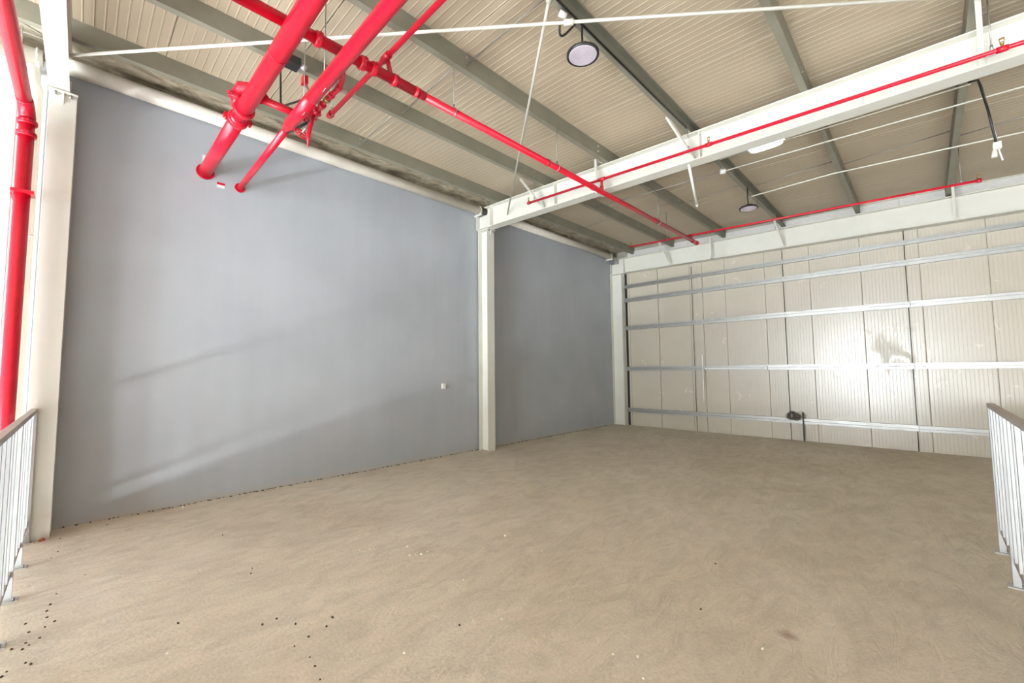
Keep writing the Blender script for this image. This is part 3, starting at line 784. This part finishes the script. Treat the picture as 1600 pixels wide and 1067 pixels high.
# ---------------------------------------------------------------- end wall girts, rods, post
def girt(z, label, h=0.115):
    r = thing('wall_girt', (-6.2, YE, z), label, 'rail', 'galvanised rails across the end wall')
    y0 = YE - 0.075
    pr = [(0, -h/2), (0.072, -h/2), (0.072, -h/2 + 0.004), (0.004, -h/2+0.004), (0.024, -h*0.10), (0.024, h*0.10), (0.004, h/2-0.004), (0.072, h/2 - 0.004), (0.072, h/2), (0, h/2), (0, h*0.10), (0.03, h*0.07), (0.03, -h*0.07), (0, -h*0.10)]
    MB().prism([(a, b) for a, b in pr], (-6.18, y0, z), (-0.15, y0, z), (0, 1, 0), (0, 0, 1)).build('rail_section', M['galv'], r)
    MB().prism([(a + 0.0015, b) for a, b in pr], (-0.14, y0, z), (8.9, y0, z), (0, 1, 0), (0, 0, 1)).build('rail_section', M['galv'], r)
    return r
girt(0.435, 'bright galvanised rail lowest on the end wall, carrying the wire coil', 0.11)
girt(1.605, 'galvanised rail second from the floor on the end wall, with white conduit')
girt(2.78, 'galvanised rail in the middle of the end wall, third from the floor')
girt(3.59, 'bright galvanised rail fourth from the floor on the end wall', 0.11)
girt(3.985, 'galvanised rail highest on the end wall, below the rafter', 0.09)
for x, nm in ((-4.24, 'left of the white post'), (-2.20, 'behind the wire coil'), (-0.17, 'nearest the bright reflection at right'), (1.85, 'hidden beyond the right railing')):
    if x > 1: continue
    o = MB()
    zz_ = [0.0, 0.445, 1.605, 2.765, 3.57, 3.95]
    o.tube([(x, YE - 0.035, 0.0), (x, YE - 0.035, 4.25)], 0.006, 8)
    tag(o.build('tie_rod', M['black']), 'thin dark vertical rod on the end wall, ' + nm, 'rod', 'dark vertical rods on the end wall')
wp = thing('wind_post', (-4.04, YE - 0.03, 0), 'narrow cream post standing behind the rails of the end wall', 'post')
bevel(MB().box((-4.10, YE - 0.036, 0.0), (-3.98, YE - 0.002, 4.32)).build('post', M['panel'], wp), 0.003, 1)
MB().box((-4.03, YE - 0.095, 0.75), (-4.01, YE - 0.076, 1.95)).build('white_strip', M['white'], wp)
cd = thing('wall_conduit', (-3.0, YE - 0.09, 1.6), 'white conduit with small box along the second rail of the end wall', 'conduit')
MB().box((-3.98, YE - 0.10, 1.575), (-2.62, YE - 0.0755, 1.60)).build('conduit_run', M['white'], cd)
bevel(MB().box((-2.66, YE - 0.12, 1.565), (-2.58, YE - 0.0755, 1.635)).build('box_body', M['white'], cd), 0.004)
# wire coil hung on the low rail
coil = thing('wire_coil', (-2.10, YE - 0.13, 0.52), 'coil of dull wire resting on the lowest rail of the end wall', 'coil')
mb = MB()
for k in range(16):
    c = Vector((-2.16 + random.uniform(-0.03, 0.03), YE - 0.125 + random.uniform(-0.03, 0.02), 0.545 + random.uniform(-0.02, 0.02)))
    mb.torus(c, (random.uniform(-0.35, 0.35), 1, random.uniform(-0.3, 0.3)), random.uniform(0.05, 0.085), 0.0045, 18, 4)
for k in range(12):
    c = Vector((-2.05 + random.uniform(-0.025, 0.025), YE - 0.135 + random.uniform(-0.03, 0.02), 0.52 + random.uniform(-0.02, 0.02)))
    mb.torus(c, (random.uniform(0.1, 0.6), 1, random.uniform(-0.3, 0.3)), random.uniform(0.04, 0.07), 0.005, 16, 4)
mb.build('windings', M['coil'], coil)
MB().torus((-1.99, YE - 0.10, 0.55), (0.1, 1, 0), 0.09, 0.003, 20, 4).build('loose_loop', M['coil'], coil)
MB().tube([(-2.1, YE - 0.115, 0.48), (-2.1, YE - 0.08, 0.50)], 0.05, 12).build('hub', M['coil'], coil)
o = MB().bar((-1.955, YE - 0.09, 0.0), (-1.955, YE - 0.09, 0.62), 0.028, 0.014, up=(0, 1, 0)).build('black_bar', M['black'])
tag(o, 'short black bar standing at the end wall, right of the wire coil', 'bar')

# ---------------------------------------------------------------- wall fittings
sk = thing('wall_socket', (XW, 4.84, 1.31), 'small white socket box low on the grey wall near the middle column', 'socket')
bevel(MB().box((XW, 4.79, 1.26), (XW + 0.03, 4.87, 1.36)).build('box_body', M['white'], sk), 0.004)
MB().box((XW + 0.03, 4.81, 1.29), (XW + 0.036, 4.85, 1.33)).build('cover', M['white'], sk)
MB().tube([(XW + 0.012, 4.885, 1.26), (XW + 0.012, 4.885, 1.32)], 0.006, 6).build('plug', M['galv_dull'], sk)
st_ = thing('wall_sticker', (XW, 1.21, 4.08), 'small red and white sticker on the grey wall between the two red pipes', 'sticker')
MB().box((XW, 1.165, 4.085), (XW + 0.003, 1.255, 4.115)).build('red_band', M['red'], st_)
MB().box((XW, 1.165, 4.045), (XW + 0.003, 1.255, 4.085)).build('white_band', M['white'], st_)
o = MB().box((XW, 1.0, 4.32), (XW + 0.02, 1.05, 4.42)).build('wall_patch', M['white']); tag(o, 'small white tag on the wall just above the thickest red pipe', 'tag')

# ---------------------------------------------------------------- railings
def railing(axis, fixed, a0, a1, label, posts, sp=0.21, htop=1.27):
    r = thing('railing', (a0, fixed, 0) if axis == 'x' else (fixed, a0, 0), label, 'railing')
    def P(a, o, z): return (a, fixed + o, z) if axis == 'x' else (fixed + o, a, z)
    lo = P(a0, -0.022, htop - 0.038); hi = P(a1, 0.022, htop)
    bevel(MB().box(lo, hi).build('top_rail', M['rail_top'], r), 0.003)
    MB().box(P(a0, -0.008, 0.165), P(a1, 0.008, 0.205)).build('bottom_rail', M['rail_top'], r)
    for p in posts:
        MB().box(P(p - 0.02, -0.02, 0.008), P(p + 0.02, 0.02, htop - 0.038)).build('post', M['rail'], r)
        MB().box(P(p - 0.05, -0.05, 0.0), P(p + 0.05, 0.05, 0.008)).build('base_plate', M['rail'], r)
        MB().tube([P(p + 0.034, 0.03, 0.008), P(p + 0.034, 0.03, 0.03)], 0.007, 6).build('anchor_bolt', M['galv_dull'], r)
    src_ = None
    a = a0 + 0.06
    while a < a1 - 0.03:
        if min(abs(a - p) for p in posts) > 0.045:
            if src_ is None:
                src_ = MB().box(P(0, -0.0125, 0.205) if axis == 'x' else (fixed - 0.0125, 0, 0.205), P(0.035, 0.0125, htop - 0.038) if axis == 'x' else (fixed + 0.0125, 0.035, htop - 0.038)).build('baluster', M['rail'], r)
                src_.parent = r; src_.matrix_parent_inverse = Matrix.Translation(-r.location)
                base = src_
                base.location = (a, 0, 0) if axis == 'x' else (0, a, 0)
            else:
                c = base.copy(); COL.objects.link(c); c.parent = r; c.matrix_parent_inverse = base.matrix_parent_inverse.copy()
                c.location = (a, 0, 0) if axis == 'x' else (0, a, 0)
        a += sp
    return r
railing('x', -0.29, -6.23, 0.3, 'pale grey metal railing at the left edge of the floor, by the near column', [-6.21, -5.47, -4.73, -3.99, -3.25, -2.5, -1.75, -1.0, -0.25])
railing('y', 0.39, 0.2, 5.62, 'pale grey metal railing at the right edge of the view, along the floor opening', [0.3, 1.05, 1.8, 2.55, 3.3, 4.05, 4.80, 5.59])

# ---------------------------------------------------------------- grit and chips on the floor
def chip(r_, seed):
    rnd = random.Random(seed); mb = MB(); n = 6
    vs = [(0, 0, 0)] * 0
    ring0 = [(r_*rnd.uniform(.7, 1.2)*math.cos(6.283*i/n), r_*rnd.uniform(.5, .9)*math.sin(6.283*i/n), 0) for i in range(n)]
    ring1 = [(x*0.7, y*0.7, r_*rnd.uniform(.4, .8)) for x, y, z in ring0]
    mb.add(ring0 + ring1, [tuple(range(n-1,-1,-1)), tuple(range(n, 2*n))] + [(i, (i+1)%n, n+(i+1)%n, n+i) for i in range(n)])
    return mb
DARK = [(-5.549, -0.105), (-5.703, -0.07), (-6.367, -0.139), (-4.893, 0.099), (-4.629, -0.051), (-4.448, -0.076), (-4.346, -0.087), (-4.234, -0.083), (-4.228, -0.175), (-4.079, -0.153), (-3.943, -0.102), (-3.932, -0.157), (-3.89, -0.142), (-3.903, -0.21), (-3.856, -0.165), (-4.132, -0.046), (-4.085, -0.086), (-3.667, -0.142), (-3.63, -0.121), (-3.636, -0.208), (-3.595, -0.223), (-4.031, 1.056), (-3.938, 1.024), (-5.056, 1.057), (-3.102, 0.88), (-3.106, 0.963), (-2.955, 1.029), (-3.515, 0.509), (-2.784, 1.154), (-2.862, 1.222), (-2.726, 0.946), (-2.759, 1.037), (-2.562, 0.972), (-2.466, 0.964), (-2.343, 0.943), (-2.852, 1.222), (-1.316, 3.708), (-1.155, 2.955), (-2.185, 1.739), (-6.311, 0.272), (-6.121, -0.064)]
PALE = [(-2.618, 2.122), (-2.04, 1.97), (-2.647, 1.699), (-2.208, 1.36), (-1.343, 2.165), (-1.232, 2.242), (-6.732, 1.981), (-6.429, 1.555), (-6.432, 0.927), (-0.749, 2.789), (-4.475, 1.803), (-3.71, 1.827), (-3.655, 1.842), (-3.672, 1.899), (-3.664, 1.944), (-3.474, 2.159), (-3.293, 2.073), (-3.264, 2.118), (-3.242, 2.156), (-3.245, 2.224), (-3.198, 1.777), (-2.999, 2.947), (-2.516, 2.923), (-3.197, 0.421), (-1.132, 2.107)]
rnd = random.Random(3)
def scatter(pts, mat, name, label, cat, group, sz):
    bases = []
    for i, (x, y) in enumerate(pts):
        if x < -6.5: x = -6.5
        if len(bases) < 3:
            o = chip(sz, i + len(name)).build(name, M[mat]); bases.append(o)
        else:
            o = bases[i % 3].copy(); COL.objects.link(o)
        k = rnd.uniform(0.6, 1.25)
        o.location = (x, y, 0); o.rotation_euler = (0, 0, rnd.uniform(0, 6.28)); o.scale = (k, k, k)
        tag(o, label, cat, group)
dl = [p for p in DARK if p[1] < 0.35 and p[0] < -3.4]
dm = [p for p in DARK if p not in dl and p[0] < -2.3]
dr = [p for p in DARK if p not in dl and p not in dm]
scatter(dl, 'dark_grit', 'grit_crumb', 'small dark crumb of dirt on the floor close to the left railing and near column', 'debris', 'dark crumbs by the left railing', 0.009)
scatter(dm, 'dark_grit', 'grit_crumb', 'small dark crumb of dirt in the open left foreground of the floor', 'debris', 'dark crumbs in the left foreground', 0.009)
scatter(dr, 'dark_grit', 'grit_crumb', 'small dark crumb of dirt in the middle or right foreground of the floor', 'debris', 'dark crumbs in the right foreground', 0.009)
pl_ = [p for p in PALE if p[0] < -6.0]
pm_ = [p for p in PALE if -4.6 < p[0] < -2.9 and p[1] > 1.7]
po_ = [p for p in PALE if p not in pl_ and p not in pm_]
scatter(pl_, 'pale_grit', 'plaster_chip', 'pale plaster chip lying at the foot of the grey wall', 'debris', 'pale chips along the wall', 0.022)
scatter(pm_, 'pale_grit', 'plaster_chip', 'tiny pale plaster chip in the loose cluster at the middle of the floor', 'debris', 'pale chips in the middle cluster', 0.013)
scatter(po_, 'pale_grit', 'plaster_chip', 'tiny pale plaster chip lying alone in the foreground of the floor', 'debris', 'single pale chips in the foreground', 0.011)
o = chip(0.035, 5).build('brick_fragment', M['brick']); o.location = (-6.19, -0.19, 0)
tag(o, 'reddish brick fragment on the floor at the foot of the near column', 'brick')
# crumbled mortar line along the foot of the grey wall (uncountable)
mb = MB()
for i in range(420):
    y = rnd.uniform(-0.1, 10.6)
    k = rnd.uniform(0.004, 0.013); x = XW + abs(rnd.gauss(0, 0.018)) + 0.003
    mb.add([(x - k, y - k, 0), (x + k, y - k*0.6, 0), (x + k*0.5, y + k, 0), (x, y, k*1.2)], [(0, 2, 1), (0, 1, 3), (1, 2, 3), (2, 0, 3)])
o = mb.build('mortar_crumbs', M['dark_grit']); o['kind'] = 'stuff'; o['label'] = 'line of crumbled mortar along the foot of the grey wall'; o['category'] = 'debris'
